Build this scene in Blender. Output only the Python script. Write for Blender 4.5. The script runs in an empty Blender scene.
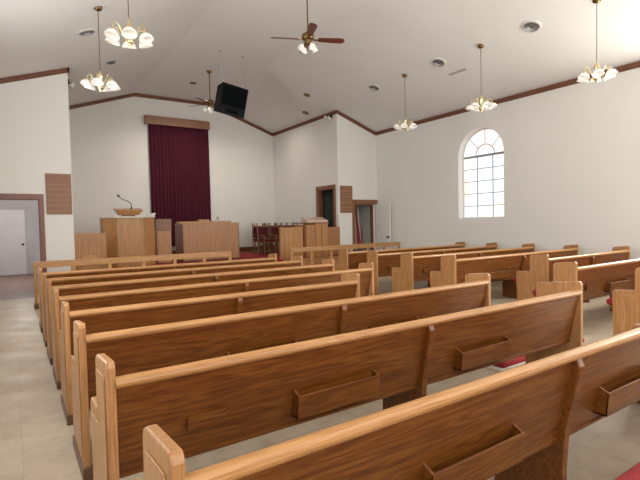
import bpy, bmesh, math, random
from mathutils import Vector, Matrix
random.seed(7)
SC = bpy.context.scene
COL = SC.collection
PI = math.pi

# ------------------------------------------------------------------ camera
cd = bpy.data.cameras.new('camera'); cam = bpy.data.objects.new('camera', cd); COL.objects.link(cam)
F_PX = 459.78; YAW, PITCH, ROLL, CAM_Z = 0.5891, 0.0371, -0.0212, 1.4925
def cam_axes():
    cy, sy, cp, sp = math.cos(YAW), math.sin(YAW), math.cos(PITCH), math.sin(PITCH)
    fw = Vector((sy*cp, cy*cp, -sp)); rt = Vector((cy, -sy, 0)); up = rt.cross(fw)
    c, s = math.cos(ROLL), math.sin(ROLL)
    return c*rt + s*up, -s*rt + c*up, fw
rt, up, fw = cam_axes()
cam.matrix_world = Matrix(((rt.x, up.x, -fw.x, 0), (rt.y, up.y, -fw.y, 0), (rt.z, up.z, -fw.z, CAM_Z), (0, 0, 0, 1)))
cd.sensor_width = 36; cd.lens = F_PX/640*36; cd.clip_start = .02; cd.clip_end = 200
SC.camera = cam

# ------------------------------------------------------------------ world, daylight, exposure
W = bpy.data.worlds.new('daylight'); SC.world = W; W.use_nodes = True
bg = W.node_tree.nodes['Background']; bg.inputs[0].default_value = (1, .99, .975, 1); bg.inputs[1].default_value = 2.25
vs = SC.view_settings
vs.view_transform = 'Standard'; vs.look = 'None'; vs.gamma = 1; vs.use_curve_mapping = False
vs.exposure = 0.17
def area(name, loc, rot, sx, sy, power, col):
    l = bpy.data.lights.new(name, 'AREA'); l.shape = 'RECTANGLE'; l.size = sx; l.size_y = sy
    l.energy = power; l.color = col
    o = bpy.data.objects.new(name, l); COL.objects.link(o); o.location = loc; o.rotation_euler = rot
    return o
XW, XE, YF, YB, YR = -.51, 10.03, 11.6, 15.8, -2.4     # left wall, right wall, front wall, chancel back, rear
XRL, XRR = 1.145, 8.47                                   # chancel sides
ZF, XA, XB, SL = 5.82, 3.44, 6.0, .345
WIN_Y = (7.555, 3.05, -1.2)
for wy in WIN_Y:   # daylight that comes in through the windows of the left wall
    area('window_daylight', (XW-.02, wy, 2.6), (0, -PI/2, 0), 2.2, 1.25, 65, (.96, .98, 1))
for wy in WIN_Y[1:]:
    area('window_daylight', (XE+.02, wy, 2.6), (0, PI/2, 0), 2.2, 1.25, 150, (1, .96, .86))

# ------------------------------------------------------------------ materials
def mat(name, col, rough=.5, metal=0, spec=.5, emit=0, coat=0, trans=0):
    m = bpy.data.materials.new(name); m.use_nodes = True
    b = m.node_tree.nodes['Principled BSDF']
    b.inputs['Base Color'].default_value = (*col, 1); b.inputs['Roughness'].default_value = rough
    b.inputs['Metallic'].default_value = metal; b.inputs['Specular IOR Level'].default_value = spec
    b.inputs['Coat Weight'].default_value = coat; b.inputs['Transmission Weight'].default_value = trans
    if emit:
        b.inputs['Emission Color'].default_value = (*col, 1); b.inputs['Emission Strength'].default_value = emit
    return m
def N(m, t, **kw):
    n = m.node_tree.nodes.new(t)
    for k, v in kw.items(): setattr(n, k, v)
    return n
def L(m, a, b): m.node_tree.links.new(a, b)
def bsdf(m): return m.node_tree.nodes['Principled BSDF']
def ramp(m, stops):
    r = N(m, 'ShaderNodeValToRGB'); e = r.color_ramp.elements
    while len(e) < len(stops): e.new(.5)
    for el, (p, c) in zip(e, stops): el.position = p; el.color = (*c, 1)
    return r
def mottled(name, c1, c2, scale=3, rough=.6, bump=0, detail=4, spec=.5):
    m = mat(name, c1, rough, spec=spec)
    tc = N(m, 'ShaderNodeTexCoord'); n = N(m, 'ShaderNodeTexNoise'); n.inputs['Scale'].default_value = scale; n.inputs['Detail'].default_value = detail
    L(m, tc.outputs['Object'], n.inputs['Vector']); r = ramp(m, [(.35, c1), (.65, c2)])
    L(m, n.outputs['Fac'], r.inputs[0]); L(m, r.outputs[0], bsdf(m).inputs['Base Color'])
    if bump:
        bp = N(m, 'ShaderNodeBump'); bp.inputs['Strength'].default_value = bump; bp.inputs['Distance'].default_value = .01
        n2 = N(m, 'ShaderNodeTexNoise'); n2.inputs['Scale'].default_value = scale*30
        L(m, tc.outputs['Object'], n2.inputs['Vector']); L(m, n2.outputs['Fac'], bp.inputs['Height']); L(m, bp.outputs[0], bsdf(m).inputs['Normal'])
    return m
def wood(name, dark, mid, light, axis='X', rough=.32, fine=1.0, coat=.15):
    m = mat(name, mid, rough, coat=coat); b = bsdf(m); b.inputs['Coat Roughness'].default_value = .2
    tc = N(m, 'ShaderNodeTexCoord'); oi = N(m, 'ShaderNodeObjectInfo')
    off = N(m, 'ShaderNodeVectorMath', operation='SCALE'); off.inputs[0].default_value = (13, 7, 5); L(m, oi.outputs['Random'], off.inputs['Scale'])
    add = N(m, 'ShaderNodeVectorMath', operation='ADD'); L(m, tc.outputs['Object'], add.inputs[0]); L(m, off.outputs[0], add.inputs[1])
    mp = N(m, 'ShaderNodeMapping'); s = {'X': (.55, 9, 9), 'Y': (9, .55, 9), 'Z': (9, 9, .55)}[axis]; mp.inputs['Scale'].default_value = s
    L(m, add.outputs[0], mp.inputs['Vector'])
    n1 = N(m, 'ShaderNodeTexNoise'); n1.inputs['Scale'].default_value = 1.5; n1.inputs['Detail'].default_value = 3; n1.inputs['Distortion'].default_value = .5
    L(m, mp.outputs[0], n1.inputs['Vector'])
    mul = N(m, 'ShaderNodeMath', operation='MULTIPLY'); mul.inputs[1].default_value = 13*fine; L(m, n1.outputs['Fac'], mul.inputs[0])
    fr = N(m, 'ShaderNodeMath', operation='PINGPONG'); fr.inputs[1].default_value = 1.0; L(m, mul.outputs[0], fr.inputs[0])
    n2 = N(m, 'ShaderNodeTexNoise'); n2.inputs['Scale'].default_value = 16*fine; n2.inputs['Detail'].default_value = 5; L(m, mp.outputs[0], n2.inputs['Vector'])
    mx = N(m, 'ShaderNodeMath', operation='MULTIPLY_ADD'); mx.inputs[1].default_value = .30; L(m, fr.outputs[0], mx.inputs[0])
    sc2 = N(m, 'ShaderNodeMath', operation='MULTIPLY'); sc2.inputs[1].default_value = .70; L(m, n2.outputs['Fac'], sc2.inputs[0]); L(m, sc2.outputs[0], mx.inputs[2])
    r = ramp(m, [(.2, dark), (.48, mid), (.8, light)]); L(m, mx.outputs[0], r.inputs[0]); L(m, r.outputs[0], b.inputs['Base Color'])
    return m
M = {}
M['paint'] = mottled('wall_paint', (.785, .77, .725), (.805, .79, .75), .8, .75, .05)
M['ceil'] = mottled('ceiling_paint', (.77, .765, .74), (.79, .785, .76), .7, .85, .05)
M['trimwood'] = wood('trim_wood', (.10, .032, .014), (.16, .055, .025), (.22, .085, .04), 'X', .4)
M['oak'] = wood('pew_oak_shaded', (.075, .019, .003), (.150, .046, .006), (.235, .086, .015), 'X', .38, 1.0, .04)  # same oak as the rails, darkened: shade on the backs put into the colour
M['oakrail'] = wood('pew_rail_oak_lit', (.32, .135, .037), (.42, .20, .063), (.51, .265, .098), 'X', .3)  # lit copy of the pew oak; rail highlight put into the colour
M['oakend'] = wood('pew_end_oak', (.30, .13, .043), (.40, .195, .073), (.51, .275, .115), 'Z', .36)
M['oakdark'] = wood('pew_base_oak', (.07, .028, .010), (.11, .045, .018), (.16, .07, .03), 'Y', .45)
M['railoak'] = wood('chancel_rail_oak', (.33, .15, .05), (.45, .225, .085), (.55, .30, .13), 'X', .4)
M['panel'] = wood('veneer_panel', (.31, .135, .045), (.38, .175, .063), (.45, .225, .088), 'Z', .4, .7)
M['pulpit'] = wood('pulpit_oak', (.30, .13, .038), (.42, .20, .065), (.52, .27, .10), 'Z', .38)
M['walnut'] = wood('brown_wood', (.16, .066, .026), (.22, .095, .04), (.29, .13, .058), 'Z', .4)
M['board'] = wood('register_board_wood', (.22, .095, .05), (.27, .12, .064), (.32, .15, .08), 'X', .5)
M['strip'] = mat('pale_strip', (.42, .23, .13), .5)
M['red'] = mottled('red_upholstery', (.24, .011, .016), (.31, .02, .025), 30, .9, .1)
M['carpet'] = mottled('red_carpet', (.22, .006, .008), (.29, .012, .014), 40, .95, .2)
M['chairred'] = mottled('dark_red_upholstery', (.085, .008, .010), (.12, .014, .016), 30, .9)
M['whitecloth'] = mat('white_padding', (.8, .78, .72), .8)
M['black'] = mat('black_plastic', (.011, .012, .013), .7, spec=.1)
M['grille'] = mottled('black_speaker_grille', (.003, .0035, .004), (.006, .007, .008), 120, .85, spec=.03)
M['blackmetal'] = mat('black_metal', (.02, .02, .02), .4, .6)
M['brass'] = mat('polished_brass', (.86, .74, .45), .25, 1)
M['abrass'] = mat('antique_brass', (.22, .14, .06), .35, 1)
M['steel'] = mat('galvanized_steel', (.5, .5, .48), .4, .8)
M['shade'] = mat('frosted_glass_shade', (.93, .90, .82), .3, emit=.16)  # faint emission put in for translucency; no lamp burns behind the glass
M['bulb'] = mat('lamp_bulb', (1, .9, .72), .3, emit=1.2)
M['white'] = mat('white_enamel', (.74, .72, .68), .5)
M['grey'] = mat('grey_register', (.42, .41, .40), .5)
M['darkgrey'] = mat('dark_register', (.13, .13, .125), .5)
M['marble'] = mottled('pale_laminate', (.60, .58, .52), (.70, .68, .62), 8, .3)
M['fanblade'] = wood('fan_blade_wood', (.07, .016, .008), (.13, .03, .014), (.18, .05, .024), 'X', .4)
M['door'] = mottled('door_paint', (.66, .63, .62), (.70, .67, .66), 2, .45)
M['door2'] = mat('white_door_paint', (.84, .82, .78), .4)
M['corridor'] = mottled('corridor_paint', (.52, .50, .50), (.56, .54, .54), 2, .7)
M['corfloor'] = mottled('corridor_floor', (.20, .125, .095), (.25, .16, .125), 4, .35)
M['closet'] = mottled('closet_paint_shaded', (.30, .28, .25), (.33, .31, .28), 2, .8)  # white walls greyed: the room's shade is put into the colour
M['dark'] = mottled('doorway_darkness', (.016, .018, .020), (.028, .032, .036), 6, .8)  # near-black tone painted for the darkness inside the chancel side doorway
M['muntin'] = mat('window_lead', (.30, .31, .32), .5)
M['knob'] = mat('dark_bronze_knob', (.06, .045, .03), .35, .9)
M['musicdesk'] = mat('glossy_pink_oak', (.60, .44, .36), .2)
M['leaf'] = mat('pale_green_leaf', (.38, .48, .30), .6)
M['gold'] = mat('gold_fringe', (.55, .35, .08), .5)

def floor_mat():
    m = mat('floor_tile', (.6, .55, .45), .38); b = bsdf(m)
    tc = N(m, 'ShaderNodeTexCoord')
    br = N(m, 'ShaderNodeTexBrick'); br.offset = 0; br.inputs['Scale'].default_value = 1
    br.inputs['Brick Width'].default_value = .305; br.inputs['Row Height'].default_value = .305; br.inputs['Mortar Size'].default_value = .0025
    br.inputs['Color1'].default_value = (.50, .415, .30, 1); br.inputs['Color2'].default_value = (.535, .45, .33, 1); br.inputs['Mortar'].default_value = (.42, .35, .26, 1)
    L(m, tc.outputs['Object'], br.inputs['Vector'])
    n = N(m, 'ShaderNodeTexNoise'); n.inputs['Scale'].default_value = 6; n.inputs['Detail'].default_value = 8; n.inputs['Roughness'].default_value = .7; L(m, tc.outputs['Object'], n.inputs['Vector'])
    r = ramp(m, [(.3, (.74, .70, .66)), (.5, (.95, .94, .93)), (.7, (1.08, 1.06, 1.02))]); L(m, n.outputs['Fac'], r.inputs[0])
    mx = N(m, 'ShaderNodeMix', data_type='RGBA', blend_type='MULTIPLY'); mx.inputs['Factor'].default_value = 1
    L(m, br.outputs['Color'], mx.inputs['A']); L(m, r.outputs[0], mx.inputs['B']); L(m, mx.outputs['Result'], b.inputs['Base Color'])
    n2 = N(m, 'ShaderNodeTexNoise'); n2.inputs['Scale'].default_value = 3; L(m, tc.outputs['Object'], n2.inputs['Vector'])
    r2 = ramp(m, [(.3, (.40,)*3), (.7, (.6,)*3)]); L(m, n2.outputs['Fac'], r2.inputs[0]); L(m, r2.outputs[0], b.inputs['Roughness'])
    return m
M['floor'] = floor_mat()

def curtain_mat():
    m = mat('burgundy_velvet', (.072, .002, .016), .95); b = bsdf(m)
    b.inputs['Sheen Weight'].default_value = .06; b.inputs['Sheen Tint'].default_value = (.6, .1, .2, 1)
    return m
M['curtain'] = curtain_mat()

def glass_mat():
    m = bpy.data.materials.new('window_glass'); m.use_nodes = True; b = bsdf(m)
    tc = N(m, 'ShaderNodeTexCoord'); v = N(m, 'ShaderNodeTexVoronoi'); v.inputs['Scale'].default_value = 1.9; L(m, tc.outputs['Object'], v.inputs['Vector'])
    sp = N(m, 'ShaderNodeSeparateColor'); L(m, v.outputs['Color'], sp.inputs[0])
    r = ramp(m, [(0, (.66, .82, .50)), (.2, (.85, .80, .50)), (.4, (.9, .9, .9)), (.6, (.76, .86, .92)), (.8, (.9, .74, .72)), (1, (.9, .92, .9))]); L(m, sp.outputs[0], r.inputs[0])
    L(m, r.outputs[0], b.inputs['Emission Color']); b.inputs['Emission Strength'].default_value = 1.12
    b.inputs['Base Color'].default_value = (.25, .25, .25, 1); b.inputs['Roughness'].default_value = .25
    return m
M['glass'] = glass_mat()

def flag_mat():
    m = mat('flag_cloth', (.5, .4, .4), .85); b = bsdf(m)
    tc = N(m, 'ShaderNodeTexCoord'); sp = N(m, 'ShaderNodeSeparateXYZ'); L(m, tc.outputs['UV'], sp.inputs[0])
    a = N(m, 'ShaderNodeMath', operation='MULTIPLY'); a.inputs[1].default_value = 6.5; L(m, sp.outputs['X'], a.inputs[0])
    f = N(m, 'ShaderNodeMath', operation='FRACT'); L(m, a.outputs[0], f.inputs[0])
    g = N(m, 'ShaderNodeMath', operation='LESS_THAN'); g.inputs[1].default_value = .5; L(m, f.outputs[0], g.inputs[0])
    mx = N(m, 'ShaderNodeMix', data_type='RGBA'); mx.inputs['A'].default_value = (.55, .5, .46, 1); mx.inputs['B'].default_value = (.34, .05, .04, 1); L(m, g.outputs[0], mx.inputs['Factor'])
    c1 = N(m, 'ShaderNodeMath', operation='LESS_THAN'); c1.inputs[1].default_value = .46; L(m, sp.outputs['X'], c1.inputs[0])
    c2 = N(m, 'ShaderNodeMath', operation='GREATER_THAN'); c2.inputs[1].default_value = .45; L(m, sp.outputs['Y'], c2.inputs[0])
    c = N(m, 'ShaderNodeMath', operation='MULTIPLY'); L(m, c1.outputs[0], c.inputs[0]); L(m, c2.outputs[0], c.inputs[1])
    mx2 = N(m, 'ShaderNodeMix', data_type='RGBA'); L(m, mx.outputs['Result'], mx2.inputs['A']); mx2.inputs['B'].default_value = (.03, .04, .12, 1); L(m, c.outputs[0], mx2.inputs['Factor'])
    L(m, mx2.outputs['Result'], b.inputs['Base Color'])
    return m
M['flag'] = flag_mat()

# ------------------------------------------------------------------ mesh builder
class MB:
    def __init__(s): s.v = []; s.f = []; s.uv = None
    def add(s, v, f):
        k = len(s.v); s.v += [tuple(p) for p in v]; s.f += [tuple(i+k for i in q) for q in f]; return s
    def box(s, x0, x1, y0, y1, z0, z1, mtx=None):
        v = [Vector(p) for p in ((x0,y0,z0),(x1,y0,z0),(x1,y1,z0),(x0,y1,z0),(x0,y0,z1),(x1,y0,z1),(x1,y1,z1),(x0,y1,z1))]
        if mtx: v = [mtx @ p for p in v]
        return s.add(v, [(0,3,2,1),(4,5,6,7),(0,1,5,4),(1,2,6,5),(2,3,7,6),(3,0,4,7)])
    def prism(s, out, axis, a, b):
        """outline in the two remaining axes (order x,y,z), extruded along axis from a to b"""
        def P(q, t): return {'X': (t, q[0], q[1]), 'Y': (q[0], t, q[1]), 'Z': (q[0], q[1], t)}[axis]
        n = len(out); v = [P(q, a) for q in out] + [P(q, b) for q in out]
        return s.add(v, [tuple(range(n))[::-1], tuple(range(n, 2*n))] + [(i, (i+1) % n, n+(i+1) % n, n+i) for i in range(n)])
    def tube(s, pts, r, n=8, cap=True):
        pts = [Vector(p) for p in pts]; k = len(pts); rs = r if isinstance(r, (list, tuple)) else [r]*k
        v = []; ref = None
        for i, p in enumerate(pts):
            d = (pts[min(i+1, k-1)] - pts[max(i-1, 0)]).normalized()
            if ref is None: ref = Vector((0, 0, 1)) if abs(d.z) < .9 else Vector((1, 0, 0))
            a = (ref - d*ref.dot(d)).normalized(); b = d.cross(a); ref = a
            v += [p + (a*math.cos(2*PI*j/n) + b*math.sin(2*PI*j/n))*rs[i] for j in range(n)]
        f = [(i*n+j, i*n+(j+1) % n, (i+1)*n+(j+1) % n, (i+1)*n+j) for i in range(k-1) for j in range(n)]
        if cap: f += [tuple(range(n))[::-1], tuple(range((k-1)*n, k*n))]
        return s.add(v, f)
    def lathe(s, prof, c=(0, 0, 0), n=16, mtx=None, cap=True):
        v = []; c = Vector(c)
        for r, z in prof:
            for j in range(n):
                p = Vector((r*math.cos(2*PI*j/n), r*math.sin(2*PI*j/n), z)); v.append(c + (mtx @ p if mtx else p))
        k = len(prof); f = [(i*n+j, i*n+(j+1) % n, (i+1)*n+(j+1) % n, (i+1)*n+j) for i in range(k-1) for j in range(n)]
        if cap: f += [tuple(range(n))[::-1], tuple(range((k-1)*n, k*n))]
        return s.add(v, f)
    def grid(s, fn, nu, nv):
        v = [fn(i/nu, j/nv) for i in range(nu+1) for j in range(nv+1)]
        f = [(i*(nv+1)+j, (i+1)*(nv+1)+j, (i+1)*(nv+1)+j+1, i*(nv+1)+j+1) for i in range(nu) for j in range(nv)]
        return s.add(v, f)
    def build(s, name, m, parent=None, bevel=0, smooth=False, seg=2):
        me = bpy.data.meshes.new(name); me.from_pydata(s.v, [], s.f)
        bm = bmesh.new(); bm.from_mesh(me); bmesh.ops.recalc_face_normals(bm, faces=bm.faces); bm.to_mesh(me); bm.free()
        me.materials.append(M[m] if isinstance(m, str) else m)
        if smooth:
            for p in me.polygons: p.use_smooth = True
        o = bpy.data.objects.new(name, me); COL.objects.link(o)
        if parent: o.parent = parent
        if bevel:
            b = o.modifiers.new('bevel', 'BEVEL'); b.width = bevel; b.segments = seg; b.limit_method = 'ANGLE'; b.angle_limit = math.radians(35)
        return o
def tag(o, label, cat, group=None):
    o['label'] = label; o['category'] = cat
    if group: o['group'] = group
    return o
def thing(name, label, cat, loc=(0, 0, 0), rz=0, group=None):
    o = bpy.data.objects.new(name, None); COL.objects.link(o); o.empty_display_size = .2
    o.location = loc; o.rotation_euler = (0, 0, rz)
    return tag(o, label, cat, group)
def struct(o): o['kind'] = 'structure'; return o
def kids(o): return [c for c in bpy.data.objects if c.parent == o]
def dup(o, parent=None):
    c = o.copy(); COL.objects.link(c); c.parent = parent
    for ch in kids(o): dup(ch, c)
    return c
def ceilz(x): return ZF if XA <= x <= XB else (ZF - SL*(x-XB) if x > XB else ZF - SL*(XA-x))

# ------------------------------------------------------------------ room shell
struct(MB().box(XW-.3, XE+.3, YR, YF+.15, -.1, 0).build('floor', 'floor'))
prof = [(XW-.3, ceilz(XW-.3)), (XA, ZF), (XB, ZF), (XE+.3, ceilz(XE+.3)), (XE+.3, ceilz(XE+.3)+.15), (XB, ZF+.15), (XA, ZF+.15), (XW-.3, ceilz(XW-.3)+.15)]
struct(MB().prism(prof, 'Y', YR, YB+.2).build('ceiling', 'ceil'))

SILL, SPR, WR = 1.53, 3.15, .69
def side_wall(x0, x1, wins, ztop):
    mb = MB(); cuts = sorted(wins); y = YR
    for c in cuts:
        mb.box(x0, x1, y, c-WR, 0, ztop); mb.box(x0, x1, c-WR, c+WR, 0, SILL)
        n = 20
        for i in range(n):
            a0, a1 = PI - PI*i/n, PI - PI*(i+1)/n
            ya, yb = c + WR*math.cos(a0), c + WR*math.cos(a1)
            mb.prism([(ya, SPR+WR*math.sin(a0)), (yb, SPR+WR*math.sin(a1)), (yb, ztop), (ya, ztop)], 'X', x0, x1)
        y = c + WR
    mb.box(x0, x1, y, YF+.15 if x0 < 0 else YF+2.2, 0, ztop)
    return mb
struct(side_wall(XW-.26, XW, WIN_Y, ceilz(XW)).build('wall_left', 'paint'))
struct(side_wall(XE, XE+.26, WIN_Y, ceilz(XE)).build('wall_right', 'paint'))
# front wall, left wing with its doorway
DL0, DL1, DLH = -.36, .50, 2.13
T = .15
mb = MB(); mb.box(XW, DL0, YF, YF+T, 0, DLH)
mb.box(DL1, XRL, YF, YF+T, 0, DLH); mb.prism([(XW, DLH), (XRL, DLH), (XRL, ceilz(XRL)), (XW, ceilz(XW))], 'Y', YF, YF+T)
struct(mb.build('wall_front_left', 'paint'))
# right wing
DR0, DR1, DRH = 9.11, 9.88, 2.06
mb = MB(); mb.box(XRR, DR0, YF, YF+T, 0, DRH); mb.box(DR1, XE, YF, YF+T, 0, DRH)
mb.prism([(XRR, DRH), (XE, DRH), (XE, ceilz(XE)), (XRR, ceilz(XRR))], 'Y', YF, YF+T)
struct(mb.build('wall_front_right', 'paint'))
# chancel: left return, right return with a doorway, back wall
struct(MB().box(XRL-T, XRL, YF+T, YB, 0, ceilz(XRL)).build('wall_chancel_left', 'paint'))
RD0, RD1, RDH, PZ = 11.84, 12.72, 2.58, .50
mb = MB(); mb.box(XRR, XRR+T, RD1, YB, 0, ceilz(XRR)); mb.box(XRR, XRR+T, YF+T, RD1, RDH, ceilz(XRR)); mb.box(XRR, XRR+T, YF+T, RD1, 0, PZ)
mb.box(XRR, XRR+T, YF+T, RD0, PZ, RDH)
struct(mb.build('wall_chancel_right', 'paint'))
bp_ = [(XRL-T, 0), (XRR+T, 0), (XRR+T, ceilz(XRR+T)), (XB, ZF), (XA, ZF), (XRL-T, ceilz(XRL-T))]
struct(MB().prism(bp_, 'Y', YB, YB+.15).build('wall_back', 'paint'))
# crown moulding
CH, CT = .085, .035
def crown(name, pts):
    """pts = wall-side points (x,y) with inward normal; moulding hugging the ceiling"""
    mb = MB()
    for (a, b, nrm) in pts:
        ax, ay = a; bx, by = b; nx, ny = nrm
        za, zb = ceilz(ax), ceilz(bx)
        for (t0, t1, h0, h1) in ((0, CT, 0, CH), (0, CT*.55, CH, CH+.02)):
            v = []
            for (px, py, pz) in ((ax, ay, za), (bx, by, zb)):
                for (t, h) in ((t0, h0), (t1, h0), (t1, h1), (t0, h1)):
                    v.append((px+nx*t, py+ny*t, pz-h-.004))
            mb.add(v, [(0,1,2,3),(4,7,6,5),(0,4,5,1),(1,5,6,2),(2,6,7,3),(3,7,4,0)])
    return struct(mb.build(name, 'trimwood'))
crown('trim_1', [((XE, YR), (XE, YF), (-1, 0))])
crown('trim_2', [((XRR, YF), (XE-CT, YF), (0, -1))])
crown('trim_3', [((XRR, YF-CT), (XRR, YB-CT), (-1, 0))])
crown('trim_4', [((XRL, YB), (XA, YB), (0, -1)), ((XA, YB), (XB, YB), (0, -1)), ((XB, YB), (XRR-CT, YB), (0, -1))])
crown('trim_5', [((XRL, YF-CT), (XRL, YB-CT), (1, 0))])
crown('trim_6', [((XW, YF), (XRL+CT, YF), (0, -1))])
crown('trim_7', [((XW, YR), (XW, YF-CT), (1, 0))])
# baseboards
struct(MB().box(XE-.02, XE, YR, YF-.85, 0, .1).build('baseboard_right', 'trimwood'))
struct(MB().box(XRL+.6, XRR, YB-.03, YB, PZ, PZ+.16).build('baseboard_back', 'trimwood'))
# chancel platform: red carpet, bare wood strip at the back
PY0, PY1 = 11.15, 14.95
struct(MB().box(XRL, XRR, PY0, PY1, 0, PZ).build('floor_chancel_carpet', 'carpet'))
struct(MB().box(XRL, XRR, PY1, YB, 0, PZ+.01).build('floor_chancel_back', 'oakdark'))

struct(MB().box(6.2, XRR, PY0-.02, PY0, 0, PZ).build('trim_12', 'panel'))
struct(MB().box(XRL, 3.15, PY0-.02, PY0, 0, PZ).build('trim_13', 'walnut'))

# ------------------------------------------------------------------ windows
def arch_pts(c, r, n=24, r0=SILL):
    return [(c-r, r0), (c+r, r0)] + [(c+r*math.cos(PI*i/n), SPR+r*math.sin(PI*i/n)) for i in range(n+1)]
def window(i, wy, xg, sgn):
    root = struct(thing('window_%d' % i, '', '')); del root['label']; del root['category']
    x = xg
    MB().prism(arch_pts(wy, WR+.02), 'X', x-.004, x+.004).build('pane', 'glass', root)
    f = MB(); n = 24; ro, ri = WR, WR-.03
    for k in range(n):
        a, b = PI*k/n, PI*(k+1)/n
        f.prism([(wy+ro*math.cos(a), SPR+ro*math.sin(a)), (wy+ro*math.cos(b), SPR+ro*math.sin(b)), (wy+ri*math.cos(b), SPR+ri*math.sin(b)), (wy+ri*math.cos(a), SPR+ri*math.sin(a))], 'X', x-.035, x+.01)
    f.box(x-.035, x+.01, wy-ro, wy-ri, SILL, SPR); f.box(x-.035, x+.01, wy+ri, wy+ro, SILL, SPR); f.box(x-.035, x+.01, wy-ro, wy+ro, SILL, SILL+.03)
    f.build('window_frame', 'white', root)
    m_ = MB(); w = .009
    for yy in (-.235, .235): m_.box(x-.02, x+.006, wy+yy-w, wy+yy+w, SILL, SPR)
    for k in range(1, 5):
        z = SILL + (SPR-SILL)*k/5 - .0; m_.box(x-.018, x+.005, wy-WR, wy+WR, z-w, z+w)
    m_.box(x-.03, x+.006, wy-WR, wy+WR, SPR-.028, SPR+.028)
    rr = .29
    for k in range(12):
        a, b = PI*k/12, PI*(k+1)/12
        m_.prism([(wy+(rr+w)*math.cos(a), SPR+(rr+w)*math.sin(a)), (wy+(rr+w)*math.cos(b), SPR+(rr+w)*math.sin(b)), (wy+(rr-w)*math.cos(b), SPR+(rr-w)*math.sin(b)), (wy+(rr-w)*math.cos(a), SPR+(rr-w)*math.sin(a))], 'X', x-.018, x+.005)
    for a in (PI/4, PI/2, 3*PI/4):
        m_.tube([(x-.006, wy+rr*math.cos(a), SPR+rr*math.sin(a)), (x-.006, wy+WR*math.cos(a), SPR+WR*math.sin(a))], w, 6)
    m_.build('muntin', 'muntin', root)
for k, wy in enumerate(WIN_Y): window(k+1, wy, XE+.22, 1)
for k, wy in enumerate(WIN_Y): window(k+4, wy, XW-.22, -1)

# ------------------------------------------------------------------ doors
def sub(name, **kw): pass
# left doorway casing
mb = MB(); y0 = YF-.025
mb.box(DL1, DL1+.09, y0, YF, 0, DLH+.11); mb.box(DL0-.09, DL0, y0, YF, 0, DLH+.11); mb.box(DL0, DL1, y0, YF, DLH, DLH+.11)
mb.box(DL1-.015, DL1, YF, YF+T, 0, DLH); mb.box(DL0, DL0+.015, YF, YF+T, 0, DLH); mb.box(DL0, DL1, YF, YF+T, DLH-.015, DLH)
struct(mb.build('trim_8', wood('casing_wood', (.17, .062, .042), (.21, .08, .055), (.26, .105, .075), 'Z', .4), bevel=.004))
# corridor beyond
CY = 18.1
struct(MB().box(XW-.3, XRL-T, YF+T, CY+.2, -.1, -.002).build('floor_corridor', 'corfloor'))
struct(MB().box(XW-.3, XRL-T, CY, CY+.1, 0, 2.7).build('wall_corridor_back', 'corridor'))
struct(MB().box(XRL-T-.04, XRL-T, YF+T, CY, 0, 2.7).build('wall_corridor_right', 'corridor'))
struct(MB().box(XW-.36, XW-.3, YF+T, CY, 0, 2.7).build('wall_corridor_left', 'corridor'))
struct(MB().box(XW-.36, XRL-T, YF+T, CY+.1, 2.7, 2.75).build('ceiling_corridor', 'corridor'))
dr = struct(MB().box(-.55, .36, CY-.09, CY-.05, .01, 2.14).build('door_1', 'door', bevel=.004))
k = MB(); Rx = Matrix.Rotation(PI/2, 3, 'X')
k.lathe([(.0, 0), (.03, 0), (.03, .008), (.012, .015), (.012, .05), (.03, .055), (.034, .075), (.02, .09), (0, .092)], (.27, CY-.09, 1.0), 14, Rx); k.build('door_knob', 'knob', dr, smooth=True)
mb = MB(); mb.box(.37, .46, CY-.03, CY, 0, 2.2); mb.box(-.6, .37, CY-.03, CY, 2.15, 2.24)
struct(mb.build('trim_9', 'corridor'))
# right doorway: brown casing, white leaf swung open along the right wall
mb = MB(); mb.box(DR0-.11, DR0, y0, YF, 0, DRH+.15); mb.box(DR0, XE-.002, y0-.03, YF, DRH, DRH+.15)
mb.box(DR0, DR0+.02, YF, YF+T, 0, DRH); mb.box(DR1-.02, DR1, YF, YF+T, 0, DRH); mb.box(DR0, DR1, YF, YF+T, DRH-.02, DRH)
struct(mb.build('trim_10', 'walnut', bevel=.004))
dr = struct(MB().box(9.925, 9.965, YF-.755, YF-.06, .012, 2.07).build('door_2', M['door2'], bevel=.004))
Ry = Matrix.Rotation(-PI/2, 3, 'Y')
k = MB(); k.lathe([(.0, 0), (.03, 0), (.03, .008), (.012, .015), (.012, .045), (.03, .05), (.034, .068), (.02, .082), (0, .084)], (9.925, YF-.68, 1.0), 14, Ry); k.build('door_knob', 'knob', dr, smooth=True)
# small room behind the right wing
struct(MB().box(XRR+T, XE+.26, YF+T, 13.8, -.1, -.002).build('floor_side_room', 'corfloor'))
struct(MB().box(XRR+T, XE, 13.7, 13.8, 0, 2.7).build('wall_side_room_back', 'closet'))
struct(MB().box(XRR+T+.35, XRR+T+.39, YF+T, 13.7, 0, 2.7).build('wall_side_room_light_block', 'closet'))  # added partition, keeps the space behind the chancel doorway unlit
struct(MB().box(XRR+T, XE, YF+T, 13.8, 2.7, 2.75).build('ceiling_side_room', 'closet'))
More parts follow.
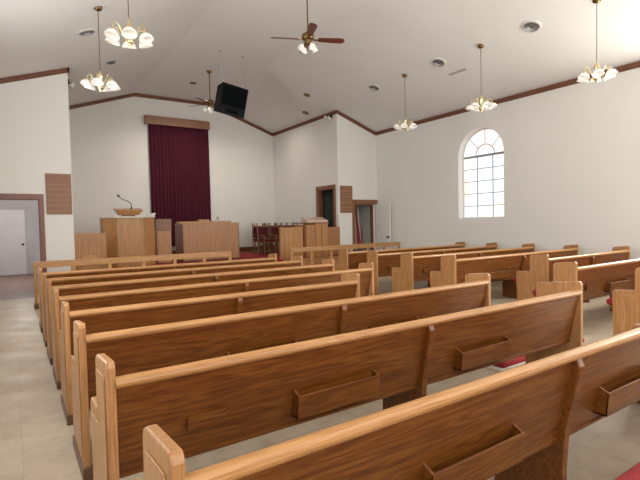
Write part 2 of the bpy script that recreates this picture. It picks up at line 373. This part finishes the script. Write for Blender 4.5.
# chancel side doorway casing with an added dark sheet for its unlit interior
mb = MB(); x1 = XRR
mb.box(x1-.03, x1, RD0-.11, RD0, PZ, RDH+.11); mb.box(x1-.03, x1, RD1, RD1+.11, PZ, RDH+.11); mb.box(x1-.03, x1, RD0, RD1, RDH, RDH+.11)
mb.box(x1, x1+T, RD1-.03, RD1, PZ, RDH); mb.box(x1, x1+T, RD0, RD0+.03, PZ, RDH); mb.box(x1, x1+T, RD0+.03, RD1-.03, RDH-.03, RDH)
struct(mb.build('trim_11', 'walnut', bevel=.004))
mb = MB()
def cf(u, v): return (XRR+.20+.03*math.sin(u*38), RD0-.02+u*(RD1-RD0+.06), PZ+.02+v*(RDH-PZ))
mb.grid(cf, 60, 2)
o = mb.build('doorway_dark_sheet', 'dark', smooth=True); s = o.modifiers.new('t', 'SOLIDIFY'); s.thickness = .01
tag(o, 'added dark charcoal sheet for the unlit interior of the brown side doorway of the platform', 'curtain')

# ------------------------------------------------------------------ pews
PEW_L = 3.758
def pew(name_len, loc, label, group, cards=True):
    Lx = name_len
    root = thing('pew', label, 'pew', loc, 0, group)
    endp = [(-.018, .0), (-.018, .905), (-.008, .925), (.005, .932), (.25, .908), (.276, .895), (.287, .87), (.287, .655), (.297, .642), (.50, .630), (.52, .618), (.526, .59), (.52, .40), (.51, 0)]
    for side in (0, 1):
        a, b = ((-.046, -.008) if side == 0 else (Lx+.004, Lx+.044))
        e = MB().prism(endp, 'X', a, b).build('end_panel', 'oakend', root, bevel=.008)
        ox = -.046 if side == 0 else Lx+.044; q = -.006 if side == 0 else .006
        rp = [(.02, .12), (.02, .85), (.035, .865), (.225, .848), (.24, .835), (.24, .60), (.27, .585), (.465, .575), (.475, .55), (.47, .12)]
        MB().prism(rp, 'X', min(ox, ox+q), max(ox, ox+q)).build('raised_panel', 'oakend', e, bevel=.004)
        MB().box(min(a, b)-.010, max(a, b)+.008, -.035, .525, 0, .075).build('base_block', 'oakdark', e, bevel=.006)
    # raked back board
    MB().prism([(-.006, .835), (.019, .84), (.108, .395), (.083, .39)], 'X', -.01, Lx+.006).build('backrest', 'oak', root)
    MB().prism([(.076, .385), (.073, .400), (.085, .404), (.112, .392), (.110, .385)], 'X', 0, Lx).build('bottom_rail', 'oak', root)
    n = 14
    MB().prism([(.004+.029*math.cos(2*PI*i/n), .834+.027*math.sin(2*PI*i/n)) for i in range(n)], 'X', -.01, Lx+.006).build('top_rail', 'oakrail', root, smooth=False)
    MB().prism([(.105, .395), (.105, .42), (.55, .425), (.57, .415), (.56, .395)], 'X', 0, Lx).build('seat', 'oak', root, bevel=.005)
    cu = [(.11, .422), (.115, .475), (.16, .497), (.56, .512), (.602, .502), (.622, .475), (.615, .438), (.57, .418)]
    MB().prism(cu, 'X', .012, Lx-.012).build('seat_cushion', 'red', root, bevel=.012)
    c = Lx*.5
    fin = [(.002, .835), (-.022, .815), (-.034, .785), (-.030, .745), (.036, .46), (.052, .24), (.046, 0), (.44, 0), (.44, .395), (.108, .395), (.018, .83)]
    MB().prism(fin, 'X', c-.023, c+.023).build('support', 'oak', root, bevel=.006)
    for rc in (c-.715, c+.60):
        if rc+.3 > Lx or rc-.3 < 0: continue
        r = MB(); w = .285
        r.prism([(.000, .448), (-.012, .575), (-.002, .578), (.012, .448)], 'X', rc-w, rc+w)     # front slat
        r.prism([(.000, .448), (.076, .448), (.073, .460), (.000, .460)], 'X', rc-w, rc+w)
        for sx in (rc-w, rc+w-.014):
            r.prism([(.000, .448), (.076, .448), (.052, .595), (.044, .600), (-.010, .575)], 'X', sx, sx+.014)
        r.build('hymnal_rack', 'oak', root, bevel=.002)
    if cards:
        h = MB(); x0 = .30; h.prism([(.030, .53), (.020, .60), (.026, .60), (.036, .54), (.062, .545), (.064, .53)], 'X', x0, x0+.19)
        h.build('card_holder', 'oak', root, bevel=.002)
    return root
XLB, YA, SP = .345, 1.142, .9367
XRB = 5.95
ORD = {-1: 'oak pew behind the nearest one, only its red cushioned seat showing at the lower right',
       0: 'nearest oak pew of the left block, its end cap rising in the foreground',
       1: 'oak pew of the left block directly in front of the nearest foreground pew',
       2: 'left block oak pew just behind the shortened pew',
       3: 'shortened oak pew of the left block whose right end stops short of the aisle',
       4: 'left block oak pew just in front of the shortened pew',
       5: 'left block oak pew, third back from the chancel rail',
       6: 'left block oak pew, second back from the chancel rail',
       7: 'left block oak pew closest to the chancel rail'}
PZ0 = 0
proto = None
for i in range(-1, 8):
    loc = (XLB, YA+i*SP, 0); g = 'oak pews of the left block'
    if i == 3: pew(2.76, loc, ORD[i], g)
    elif proto is None: proto = pew(PEW_L, loc, ORD[i], g)
    else:
        o = dup(proto); o.location = loc; o['label'] = ORD[i]
ORR = {1: 'right block pew cut by the right photo edge, only aisle end and red seat showing',
       2: 'right block oak pew with a hymnal rack, running off the right photo edge',
       3: 'shortened right block oak pew whose aisle end sits back from the others',
       4: 'right block oak pew with its middle support seen from the side',
       5: 'right block oak pew third back from the chancel rail',
       6: 'right block oak pew second back from the chancel rail',
       7: 'right block oak pew closest to the chancel rail and open white door'}
for i in range(1, 8):
    loc = (XRB, YA+i*SP+.022*(i-1), 0); g = 'oak pews of the right block'
    if i == 3: pew(2.74, (XRB+PEW_L-2.74, loc[1], 0), ORR[i], g); continue
    o = dup(proto); o.location = loc; o['label'] = ORR[i]; o['group'] = g
# red pew pads left on the floor at the aisle
def pad(x0, x1, y0, y1, label):
    root = thing('pew_pad', label, 'cushion', ((x0+x1)/2, (y0+y1)/2, 0), 0, 'red pads on the floor')
    hx, hy = (x1-x0)/2, (y1-y0)/2
    MB().box(-hx, hx, -hy, hy, .012, .075).build('cover', 'red', root, bevel=.02, seg=3)
    MB().box(-hx-.03, hx-.02, -hy+.01, hy-.01, 0, .012).build('backing', 'whitecloth', root)
pad(3.98, 5.55, 2.74, 2.95, 'long red pew pad lying on the tiles across the aisle beyond the second pew')
pad(4.2, 5.3, 1.64, 1.80, 'red pew pad lying on the tiles past the aisle end of the nearest pew')

# ------------------------------------------------------------------ chancel rail
def rail(x0, x1, label, left_end):
    RY = 10.15
    root = thing('chancel_rail', label, 'railing', (x0, RY, 0), 0, 'oak chancel rail sections'); Lx = x1-x0
    MB().box(0, Lx, -.025, .025, .755, .875).build('top_rail', 'railoak', root, bevel=.006)
    n = round(Lx/.655)
    for k in range(n+1):
        x = min(max(Lx*k/n, .03), Lx-.03)
        if k == 0 and left_end: continue
        MB().box(x-.035, x+.035, -.022, .022, 0, .755).build('post', 'railoak', root, bevel=.004)
    if left_end:
        e = MB().box(0, .05, -.14, .14, .10, .80).build('end_panel', 'oakend', root, bevel=.006)
        MB().box(-.012, .062, -.155, .155, 0, .10).build('base_block', 'oakdark', e, bevel=.006)
rail(.30, 4.26, 'light oak chancel rail to the left of the aisle gap, before the pulpit', True)
rail(5.87, 9.67, 'light oak chancel rail to the right of the aisle gap, before the organ', False)

# ------------------------------------------------------------------ pulpit furniture
root = thing('pulpit', 'large golden oak pulpit with pale top slab left of the burgundy curtain', 'pulpit', (2.46, 12.2, PZ))
PH = 1.26
pl = [(-.31, 0), (.31, 0), (.62, .16), (.62, .62), (-.60, .62), (-.60, .16)]
MB().prism(pl, 'Z', .0, PH-.04).build('body', 'pulpit', root, bevel=.006)
for xx in (-.31, .31): MB().box(xx-.012, xx+.012, -.012, .012, .02, 1.10).build('corner_strip', 'pulpit', root, bevel=.004)
MB().prism([(-.36, -.05), (.36, -.05), (.66, .2), (.66, .68), (-.63, .66), (-.63, .15)], 'Z', PH-.04, PH).build('top_slab', 'marble', root, bevel=.006)
MB().prism([(.46, PH), (.65, PH), (.70, PH+.085), (.67, PH+.09)], 'Y', .25, .66).build('book_ledge', 'marble', root, bevel=.004)
mb = MB(); mb.box(-.36, .36, -.01, 0, .015, .10); mb.build('base_strip', 'pulpit', root, bevel=.003)
TZ = PZ+PH+.003
root = thing('tabletop_lectern', 'small sloped oak lectern standing on the pulpit slab', 'lectern', (2.47, 12.42, TZ))
MB().prism([(-.15, 0), (.15, 0), (.13, .03), (-.13, .03)], 'Y', -.09, .12).build('foot', 'walnut', root)
v = [(-.22, -.14, .03), (.22, -.14, .03), (.22, .15, .03), (-.22, .15, .03), (-.32, -.18, .15), (.32, -.18, .15), (.34, .19, .21), (-.34, .19, .21)]
MB().add(v, [(0,3,2,1),(4,5,6,7),(0,1,5,4),(1,2,6,5),(2,3,7,6),(3,0,4,7)]).build('desk', 'pulpit', root, bevel=.006)
root = thing('microphone', 'black gooseneck microphone curving up from the small lectern', 'microphone', (2.55, 12.45, TZ+.202))
MB().lathe([(.03, -.005), (.03, .012), (.012, .02), (.012, .04)], (0, 0, 0), 12).build('base', 'blackmetal', root, smooth=True)
pts = [(0, 0, .03), (0, 0, .10), (-.03, 0, .15), (-.10, -.01, .19), (-.19, -.02, .22), (-.26, -.03, .26), (-.29, -.03, .29)]
MB().tube(pts, .009, 8).build('gooseneck', 'blackmetal', root, smooth=True)
MB().lathe([(0, -.03), (.016, -.028), (.022, 0), (.022, .03), (.012, .045), (0, .047)], (-.30, -.035, .31), 12, Matrix.Rotation(-.9, 3, 'Y')).build('head', 'black', root, smooth=True)

# wooden cabinet between pulpit and altar desk
root = thing('side_cabinet', 'narrow brown wood cabinet standing between the pulpit and the wide altar desk', 'cabinet', (3.43, 12.75, PZ))
MB().box(-.20, .19, 0, .4, .0, .87).build('body', 'pulpit', root, bevel=.005)
MB().box(-.21, .20, -.015, .41, .87, 1.19).build('upper_box', 'walnut', root, bevel=.005)
MB().box(-.16, .15, -.008, 0, .08, .80).build('front_panel', 'pulpit', root, bevel=.003)
# altar desk
root = thing('altar_desk', 'wide oak altar desk standing on red carpet before the burgundy curtain', 'desk', (4.70, 12.6, PZ))
MB().box(-.79, .83, 0, .025, .03, 1.03).build('front_panel', 'panel', root, bevel=.003)
MB().box(-.81, -.785, .0, .72, .0, 1.03).build('side_panel', 'walnut', root, bevel=.003)
MB().box(.83, .855, .0, .72, .0, 1.03).build('side_panel', 'walnut', root, bevel=.003)
MB().box(-.82, .865, -.015, .74, 1.03, 1.055).build('top', 'panel', root, bevel=.004)
MB().box(-.78, .80, .42, .70, 1.055, 1.115).build('ledge', 'pulpit', root, bevel=.004)
MB().box(-.78, .83, .0, .05, .0, .03).build('plinth', 'oakdark', root)
root = tag(MB().prism([(-.15, 0), (.15, 0), (.15, .035), (.145, .05), (-.145, .05), (-.15, .035)], 'Y', -.1, .1).build('wooden_box', 'pulpit', bevel=.004), 'flat wooden box resting on the altar desk ledge before the curtain edge', 'box'); root.location = (4.67, 13.13, PZ+1.115)
root = thing('small_plant', 'tiny pale green plant in a white pot on the altar desk', 'plant', (5.12, 13.15, PZ+1.115))
MB().lathe([(.03, 0), (.04, .05), (.034, .05), (.03, .03)], (0, 0, 0), 12).build('pot', 'white', root, smooth=True)
mb = MB(); rnd = random.Random(3)
for k in range(26):
    a = rnd.uniform(0, 2*PI); e = rnd.uniform(.3, 1.4); l = rnd.uniform(.06, .11); d = Vector((math.cos(a)*math.cos(e), math.sin(a)*math.cos(e), math.sin(e)))
    s_ = Vector((-math.sin(a), math.cos(a), 0))*.014; b0 = Vector((0, 0, .045))
    mb.add([b0, b0+d*l*.5+s_, b0+d*l, b0+d*l*.5-s_], [(0,1,2,3)])
mb.build('foliage', 'leaf', root)

# half walls either side of the platform front
tag(MB().box(XRL, 1.80, 11.62, 11.70, PZ, 1.37).build('half_wall', 'panel', bevel=.004), 'brown wood half wall left of the pulpit against the white wing wall', 'partition')
tag(MB().box(7.84, XRR, 11.55, 11.63, PZ, 1.36).build('half_wall', 'panel', bevel=.004), 'oak half wall right of the organ beneath the side doorway', 'partition')
# round backed chair in front of platform
root = thing('side_chair', 'light wood chair with rounded back beside the white wing wall behind the rail', 'chair', (1.32, 10.75, 0))
o_ = [(-.17, .50), (.17, .50), (.175, .82), (.15, .88), (.08, .915), (0, .925), (-.08, .915), (-.15, .88), (-.175, .82)]
MB().prism(o_, 'Y', -.20, -.17).build('backrest', 'railoak', root, bevel=.006)
MB().box(-.2, .2, -.2, .2, .42, .46).build('seat', 'railoak', root, bevel=.008)
for sx in (-.17, .17):
    for sy in (-.17, .17): MB().tube([(sx, sy, .43), (sx*1.06, sy*1.06, 0)], [.02, .015], 8).build('leg', 'railoak', root)

# ------------------------------------------------------------------ choir chairs
def choir_chair(loc, rz, label):
    root = thing('choir_chair', label, 'chair', loc, rz, 'red choir chairs at the chancel corner')
    for sx in (-.19, .19):
        MB().tube([(sx, .22, 0), (sx, .22, .45), (sx, .25, .98)], .022, 8).build('rear_post', 'walnut', root)
        MB().lathe([(.012, 0), (.026, .015), (.022, .035), (.006, .06), (0, .062)], (sx, .25, .975), 8).build('finial', 'walnut', root)
        MB().tube([(sx, -.22, 0), (sx, -.22, .62)], .020, 8).build('front_leg', 'walnut', root)
        MB().box(sx-.025, sx+.025, -.25, .22, .62, .65).build('armrest', 'walnut', root, bevel=.005)
    MB().box(-.19, .19, -.23, .23, .40, .44).build('seat_frame', 'walnut', root, bevel=.004)
    MB().box(-.18, .18, -.22, .20, .44, .52).build('seat_cushion', 'chairred', root, bevel=.015)
    MB().box(-.17, .17, .205, .24, .58, .90).build('back_pad', 'chairred', root, bevel=.01)
    for z in (.56, .92): MB().box(-.19, .19, .22, .25, z-.018, z+.018).build('back_rail', 'walnut', root, bevel=.003)
    for z in (.15, .28): MB().box(-.19, .19, -.23, -.21, z-.012, z+.012).build('stretcher', 'walnut', root)
    return root
ch0 = None
spots = []
for r_, (yy, xs) in enumerate(((13.0, (6.66, 7.11, 7.56, 8.01)), (13.75, (6.85, 7.30, 7.75, 8.20)), (14.5, (7.28, 7.73, 8.18)))):
    for c_, xx in enumerate(xs): spots.append((xx, yy, r_, c_))
nm = {(0,0): 'front row choir chair with red pads nearest the altar desk', (0,1): 'front row red choir chair second from the altar desk', (0,2): 'front row red choir chair behind the oak choir screen', (0,3): 'front row red choir chair by the side doorway wall',
      (1,0): 'middle row red choir chair nearest the altar desk', (1,1): 'middle row red choir chair second from the altar desk', (1,2): 'middle row red choir chair third from the altar desk', (1,3): 'middle row red choir chair against the side wall', (2,0): 'rear row red choir chair nearest the altar desk', (2,1): 'middle red choir chair of the rear row', (2,2): 'rear row red choir chair deepest in the chancel corner'}
for xx, yy, r_, c_ in spots:
    if ch0 is None: ch0 = choir_chair((xx, yy, PZ), 0, nm[r_, c_])
    else:
        o = dup(ch0); o.location = (xx, yy, PZ); o['label'] = nm[r_, c_]
# choir screen
root = thing('choir_screen', 'oak panelled choir screen between red chairs and organ', 'screen', (6.38, 11.30, PZ))
MB().box(0, .58, 0, .05, 0, .86).build('panel', 'pulpit', root, bevel=.005)
MB().box(-.16, .0, 0, .08, 0, .86).build('end_post', 'panel', root, bevel=.005)
MB().box(-.17, .59, -.015, .095, .86, .885).build('cap', 'railoak', root, bevel=.004)
# organ
root = thing('organ_console', 'oak organ console with sloped pale music desk beside the side doorway', 'organ', (7.06, 11.25, PZ))
MB().box(0, .30, 0, .62, 0, .95).build('side_cheek', 'panel', root, bevel=.006)
MB().box(.30, .74, -.02, .60, 0, .98).build('case', 'pulpit', root, bevel=.006)
MB().box(-.02, .76, -.04, .64, .98, 1.01).build('top', 'walnut', root, bevel=.004)
MB().prism([(-.02, 1.01), (.35, 1.01), (.33, 1.16), (.30, 1.17), (-.02, 1.07)], 'X', .02, .74).build('music_desk', M['musicdesk'], root, bevel=.004)
MB().box(.50, .52, -.026, -.02, .05, .95).build('seam_strip', 'walnut', root)

# ------------------------------------------------------------------ curtain with its wooden valance
root = thing('curtain_valance', 'long brown wooden valance board above the burgundy curtain', 'valance', (4.81, YB, 4.84))
MB().box(-1.09, 1.08, -.19, -.15, 0, .28).build('face_board', 'board', root, bevel=.005)
for sx in (-1.09, 1.05): MB().box(sx, sx+.03, -.15, 0, 0, .28).build('return_board', 'board', root)
mb = MB()
def cur(u, v):
    x = 3.83+u*2.04
    ph = u*2*PI*17
    return (x + .012*math.sin(ph*2+v*2), YB-.075+.035*math.sin(ph)*(0.7+.3*v)+.008*math.sin(ph*.37+1), 4.95+(.80-4.95)*v)
mb.grid(cur, 240, 6)
tag(mb.build('stage_curtain', 'curtain', smooth=True), 'tall pleated burgundy velvet curtain hanging on the white back wall', 'curtain')

# ------------------------------------------------------------------ boards on the wing walls
def board(x0, x1, z0, z1, label, rows, pegs):
    root = thing('register_board', label, 'board', ((x0+x1)/2, YF, z0)); w = (x1-x0)/2; h = z1-z0
    MB().box(-w, w, -.025, 0, 0, h).build('backboard', 'board', root, bevel=.004)
    for z in rows: MB().box(-w+.03, w-.03, -.034, -.025, h*z-.007, h*z+.007).build('strip', 'strip', root)
    for px in pegs: MB().box(px*w-.05, px*w+.05, -.032, -.025, h*.91, h*.945).build('header_block', 'walnut', root)
board(.635, 1.125, 1.80, 2.69, 'brown wooden register board with pale strips beside the left doorway', (.08, .21, .35, .48, .61, .73), (-.5, .5))
board(8.535, 9.01, 1.79, 2.64, 'brown wooden register board beside the right doorway', (.2, .4, .6, .8), ())

# ------------------------------------------------------------------ flag
root = thing('flag_stand', 'furled striped flag on a pole standing inside the right doorway', 'flag', (9.70, 12.3, 0))
MB().lathe([(.0, 0), (.15, 0), (.15, .02), (.04, .05), (.02, .10), (.0, .10)], (0, 0, 0), 16).build('base', 'gold', root, smooth=True)
MB().tube([(0, 0, .05), (0, 0, 2.25)], .014, 8).build('pole', 'walnut', root)
MB().lathe([(.0, 0), (.025, .01), (.03, .04), (.01, .08), (0, .11)], (0, 0, 2.24), 10).build('finial', 'gold', root, smooth=True)
mb = MB(); nu, nv = 70, 14
def flg(u, v):
    a = u*2*PI*1.0; z = 2.15-1.55*v; R_ = (.06+.10*min(1, v*1.6))*(1+.45*math.sin(a*7+v*2.5))
    return (R_*math.cos(a+.7*v), R_*.8*math.sin(a+.7*v), z + .04*math.sin(a*3))
mb.grid(flg, nu, nv); fo = mb.build('flag', 'flag', root, smooth=True)
uvl = fo.data.uv_layers.new(name='uv')
for poly in fo.data.polygons:
    for li in poly.loop_indices:
        vi = fo.data.loops[li].vertex_index; uvl.data[li].uv = ((vi//(nv+1))/nu, 1-(vi % (nv+1))/nv)

# ------------------------------------------------------------------ chandeliers
def chandelier(loc, rod, label):
    """origin at the ceiling canopy"""
    root = thing('chandelier', label, 'chandelier', loc, random.uniform(0, 1), 'brass chandeliers with frosted shades')
    B = -rod
    MB().lathe([(0, .02), (.065, .02), (.065, -.02), (.05, -.04), (.012, -.055), (0, -.055)], (0, 0, 0), 16).build('canopy', 'abrass', root, smooth=True)
    MB().tube([(0, 0, -.05), (0, 0, B+.16)], .006, 6).build('rod', 'abrass', root)
    MB().lathe([(0, .20), (.012, .19), (.018, .15), (.04, .12), (.05, .09), (.03, .05), (.02, .0), (.03, -.05), (.055, -.08), (.05, -.11), (.02, -.13), (.025, -.15), (0, -.17)], (0, 0, B), 16).build('body', 'brass', root, smooth=True)
    for k in range(6):
        a = 2*PI*k/6; c, s = math.cos(a), math.sin(a); dz = 0 if k % 2 == 0 else -.0
        P = lambda r, z: (r*c, r*s, B+z)
        arm = MB().tube([P(.03, -.06), P(.08, -.02), P(.13, .07), P(.16, .10), P(.19, .085), P(.205, .045), P(.205, .02)], .007, 7).build('arm', 'brass', root, smooth=True)
        MB().lathe([(0, .03), (.022, .03), (.026, 0), (.026, -.02), (0, -.02)], P(.205, .0), 10).build('socket', 'brass', arm, smooth=True)
        sh = MB().lathe([(.028, .0), (.055, -.014), (.075, -.036), (.082, -.060), (.092, -.080), (.088, -.082), (.078, -.060), (.070, -.036), (.050, -.016), (.026, -.004)], P(.205, -.01), 16, Matrix.Rotation(-.28, 3, Vector((-s, c, 0))), cap=False)
        sh.build('shade', 'shade', arm, smooth=True)
    return root
chandelier((1.30, 6.11, ceilz(1.30)), 1.20, 'brass chandelier with frosted shades hanging topmost at the upper left')
chandelier((1.30, 8.33, ceilz(1.30)), 1.20, 'brass chandelier with frosted shades before the left gable wall')
chandelier((8.16, 8.31, ceilz(8.16)), 1.20, 'brass chandelier near the inner corner of the right wall')
chandelier((8.17, 6.11, ceilz(8.17)), 1.19, 'brass chandelier hanging above the arched window')
chandelier((8.16, 3.84, ceilz(8.16)), 1.19, 'brass chandelier closest to the upper right photo corner')

# ------------------------------------------------------------------ ceiling fans
def fan(loc, rod, rz, label):
    root = thing('ceiling_fan', label, 'ceiling fan', loc, rz, 'brown ceiling fans'); B = -rod
    MB().lathe([(0, .02), (.075, .02), (.075, -.01), (.05, -.06), (.02, -.075), (0, -.075)], (0, 0, 0), 16).build('canopy', 'abrass', root, smooth=True)
    MB().tube([(0, 0, -.06), (0, 0, B+.08)], .013, 8).build('rod', 'abrass', root)
    MB().lathe([(0, .10), (.03, .10), (.05, .07), (.10, .05), (.115, .02), (.115, -.03), (.09, -.06), (.05, -.07), (.06, -.10), (.055, -.14), (0, -.15)], (0, 0, B), 20).build('motor_housing', 'abrass', root, smooth=True)
    for k in range(4):
        a = 2*PI*k/4; m4 = Matrix.Rotation(a, 4, 'Z') @ Matrix.Translation((0, 0, B-.045)) @ Matrix.Rotation(-.24, 4, 'X')
        o_ = [(.20, -.055), (.62, -.078), (.675, -.06), (.70, 0), (.675, .06), (.62, .078), (.20, .055), (.18, 0)]
        b = MB().prism(o_, 'Z', -.004, .004); b.v = [tuple(m4 @ Vector(p)) for p in b.v]
        bl = b.build('blade', 'fanblade', root)
        i_ = MB().box(.10, .25, -.02, .02, -.012, -.004); i_.v = [tuple(m4 @ Vector(p)) for p in i_.v]; i_.build('blade_iron', 'abrass', bl)
    for k in range(4):
        a = 2*PI*k/4+.4; c, s = math.cos(a), math.sin(a)
        ar = MB().tube([(.03*c, .03*s, B-.13), (.09*c, .09*s, B-.13), (.115*c, .115*s, B-.16)], .010, 7).build('lamp_arm', 'abrass', root)
        MB().lathe([(.022, 0), (.04, -.03), (.052, -.07), (.062, -.10), (.058, -.10), (.045, -.07), (.034, -.03), (.018, -.005)], (.115*c, .115*s, B-.155), 14, Matrix.Rotation(-.5, 3, Vector((-s, c, 0))), cap=False).build('lamp_shade', 'shade', ar, smooth=True)
    return root
fan((4.73, 7.34, ZF), .85, -.42, 'brown five blade ceiling fan on a long rod over the pews')
fan((4.76, 12.54, ZF), .88, .72, 'brown ceiling fan partly hidden by the black hanging speaker')

# ------------------------------------------------------------------ hanging loudspeaker
root = thing('loudspeaker', 'large black loudspeaker hung from two wires below the ceiling', 'speaker', (4.71, 11.0, 4.60))
m4 = Matrix.Rotation(-.02, 4, 'Z') @ Matrix.Rotation(.16, 4, 'Y') @ Matrix.Rotation(.10, 4, 'X') @ Matrix.Scale(.93, 4)
def tb(mb): mb.v = [tuple(m4 @ Vector(p)) for p in mb.v]; return mb
cab = MB().add([(-.37, -.25, -.39), (.37, -.25, -.39), (.33, .30, -.30), (-.33, .30, -.30), (-.37, -.25, .40), (.37, -.25, .40), (.33, .30, .40), (-.33, .30, .40)], [(0,3,2,1),(4,5,6,7),(0,1,5,4),(1,2,6,5),(2,3,7,6),(3,0,4,7)])
tb(cab).build('cabinet', 'black', root, bevel=.012)
tb(MB().box(-.33, .33, -.265, -.25, -.16, .35)).build('grille', 'grille', root, bevel=.008)
tb(MB().box(-.29, .29, -.275, -.25, -.20, -.165)).build('grille_lip', 'black', root, bevel=.004)
tb(MB().box(-.16, .16, -.262, -.25, -.34, -.24)).build('horn', 'grille', root, bevel=.008)
for k, (tx, ty, wx) in enumerate(((4.46, 10.93, -.31), (5.10, 11.02, .31))):
    p1 = m4 @ Vector((wx, 0, .40))
    MB().tube([(tx-4.71, ty-11.0, ZF-4.60), p1], .006, 6).build('hanging_wire', 'steel', root)
    MB().lathe([(0, .0), (.03, .0), (.03, -.02), (0, -.03)], (tx-4.71, ty-11.0, ZF-4.60), 10).build('ceiling_hook', 'steel', root)

# ------------------------------------------------------------------ ceiling registers and lamps
def slope_rot(x):
    return Matrix.Rotation(math.atan(SL) if x > XB else (-math.atan(SL) if x < XA else 0), 3, 'Y')
def register(x, y, r, label, body='white', core='grey', group='round ceiling air registers', name='air_register'):
    root = thing(name, label, 'vent', (x, y, ceilz(x)), 0, group); q = slope_rot(x)
    MB().lathe([(0, .0), (r, .0), (r, -.008), (r*.80, -.02), (r*.72, -.01), (0, -.01)], (0, 0, 0), 24, q).build('ring', body, root, smooth=False)
    for k, rr in enumerate((.70, .52, .34)):
        MB().lathe([(r*(rr-.09), -.012), (r*rr, -.032), (r*(rr-.02), -.032), (r*(rr-.11), -.012)], (0, 0, 0), 24, q, cap=False).build('louver_ring', core, root)
    MB().lathe([(0, -.011), (r*.71, -.011), (r*.71, -.0112), (0, -.0112)], (0, 0, 0), 24, q).build('throat', 'darkgrey', root)
    return root
register(8.18, 5.0, .185, 'round ceiling register nearest the upper right, biggest of three over the window side')
register(8.17, 7.24, .18, 'round ceiling register in the middle of the row above the window')
register(8.17, 9.47, .17, 'round ceiling register farthest from the camera on the right slope')
register(1.27, 9.43, .17, 'round ceiling register on the left slope beside the chandelier rod')
def downlight(x, y, r, label, lit=False, power=0):
    root = thing('recessed_light', label, 'light', (x, y, ceilz(x)), 0, 'recessed chancel downlights'); q = slope_rot(x)
    MB().lathe([(r*.72, -.002), (r, -.002), (r, -.014), (r*.72, -.02)], (0, 0, 0), 20, q).build('trim_ring', 'abrass' if not lit else 'white', root)
    MB().lathe([(0, -.004), (r*.72, -.004), (r*.72, -.007), (0, -.007)], (0, 0, 0), 20, q).build('lens', 'darkgrey' if not lit else 'bulb', root)
register(2.06, 11.69, .12, 'small dark ceiling register above the left chandelier by the chancel opening', 'grey', 'darkgrey', 'small dark chancel registers')
downlight(7.46, 11.7, .10, 'dark recessed light in the right ceiling slope above the wing wall corner')
downlight(8.10, 12.81, .12, 'dark recessed light close to the right crown moulding')
downlight(7.46, 13.93, .09, 'lit recessed light deep in the chancel ceiling right of the speaker', True)
downlight(4.73, 13.84, .10, 'small recessed light in the flat ceiling left of the far fan')
# attic hatch slot
o = MB().box(-.035, .035, -.24, .24, -.010, .0); q = slope_rot(8.6); o.v = [tuple(q @ Vector(p)) for p in o.v]
o = tag(o.build('slot_register', 'grey', bevel=.003), 'narrow rectangular grey register on the right ceiling slope', 'vent'); o.location = (8.66, 7.12, ceilz(8.66))
# floodlights by the chancel corners
def flood(x, y, z, s, label):
    root = thing('floodlight', label, 'light', (x, y, z), 0, 'stage floodlights')
    MB().box(0, s*.06, -.05, .05, -.05, .05).build('bracket', 'blackmetal', root)
    for k, yy in enumerate((-.02, .16)):
        d = Vector((s*.12, yy, -.06+.05*k))
        MB().tube([(s*.05, 0, 0), d], .012, 6).build('arm', 'blackmetal', root)
        h = MB().lathe([(0, .06), (.03, .06), (.055, -.02), (.065, -.06), (0, -.06)], d, 14, Matrix.Rotation(s*.6, 3, 'Y')).build('lamp_head', 'white', root, smooth=True)
flood(XRR, 11.87, 4.82, -1, 'white twin floodlight at the top of the right wing wall corner')
flood(XRL, 11.95, 4.82, 1, 'white twin floodlight peeking out beside the left wing wall')

# chancel spots and an added corridor fill light
def point(name, loc, power, col, r=.1):
    l = bpy.data.lights.new(name, 'POINT'); l.energy = power; l.color = col; l.shadow_soft_size = r
    o = bpy.data.objects.new(name, l); COL.objects.link(o); o.location = loc; return o
point('corridor_fill', (.3, 15.2, 2.45), 80, (1, .95, .92), .15)  # unseen light added to brighten the corridor
def spot(name, loc, power, col, ang):
    l = bpy.data.lights.new(name, 'SPOT'); l.energy = power; l.color = col; l.spot_size = ang; l.spot_blend = .8; l.shadow_soft_size = .1
    o = bpy.data.objects.new(name, l); COL.objects.link(o); o.location = loc; return o
for x, y, e in ((7.3, 13.93, 45), (4.73, 13.84, 230)): spot('chancel_spot', (x, y, ceilz(x)-.06), e, (1, .93, .82), 2.6)  # flat-ceiling spot added to brighten the chancel; the fitting there is unlit
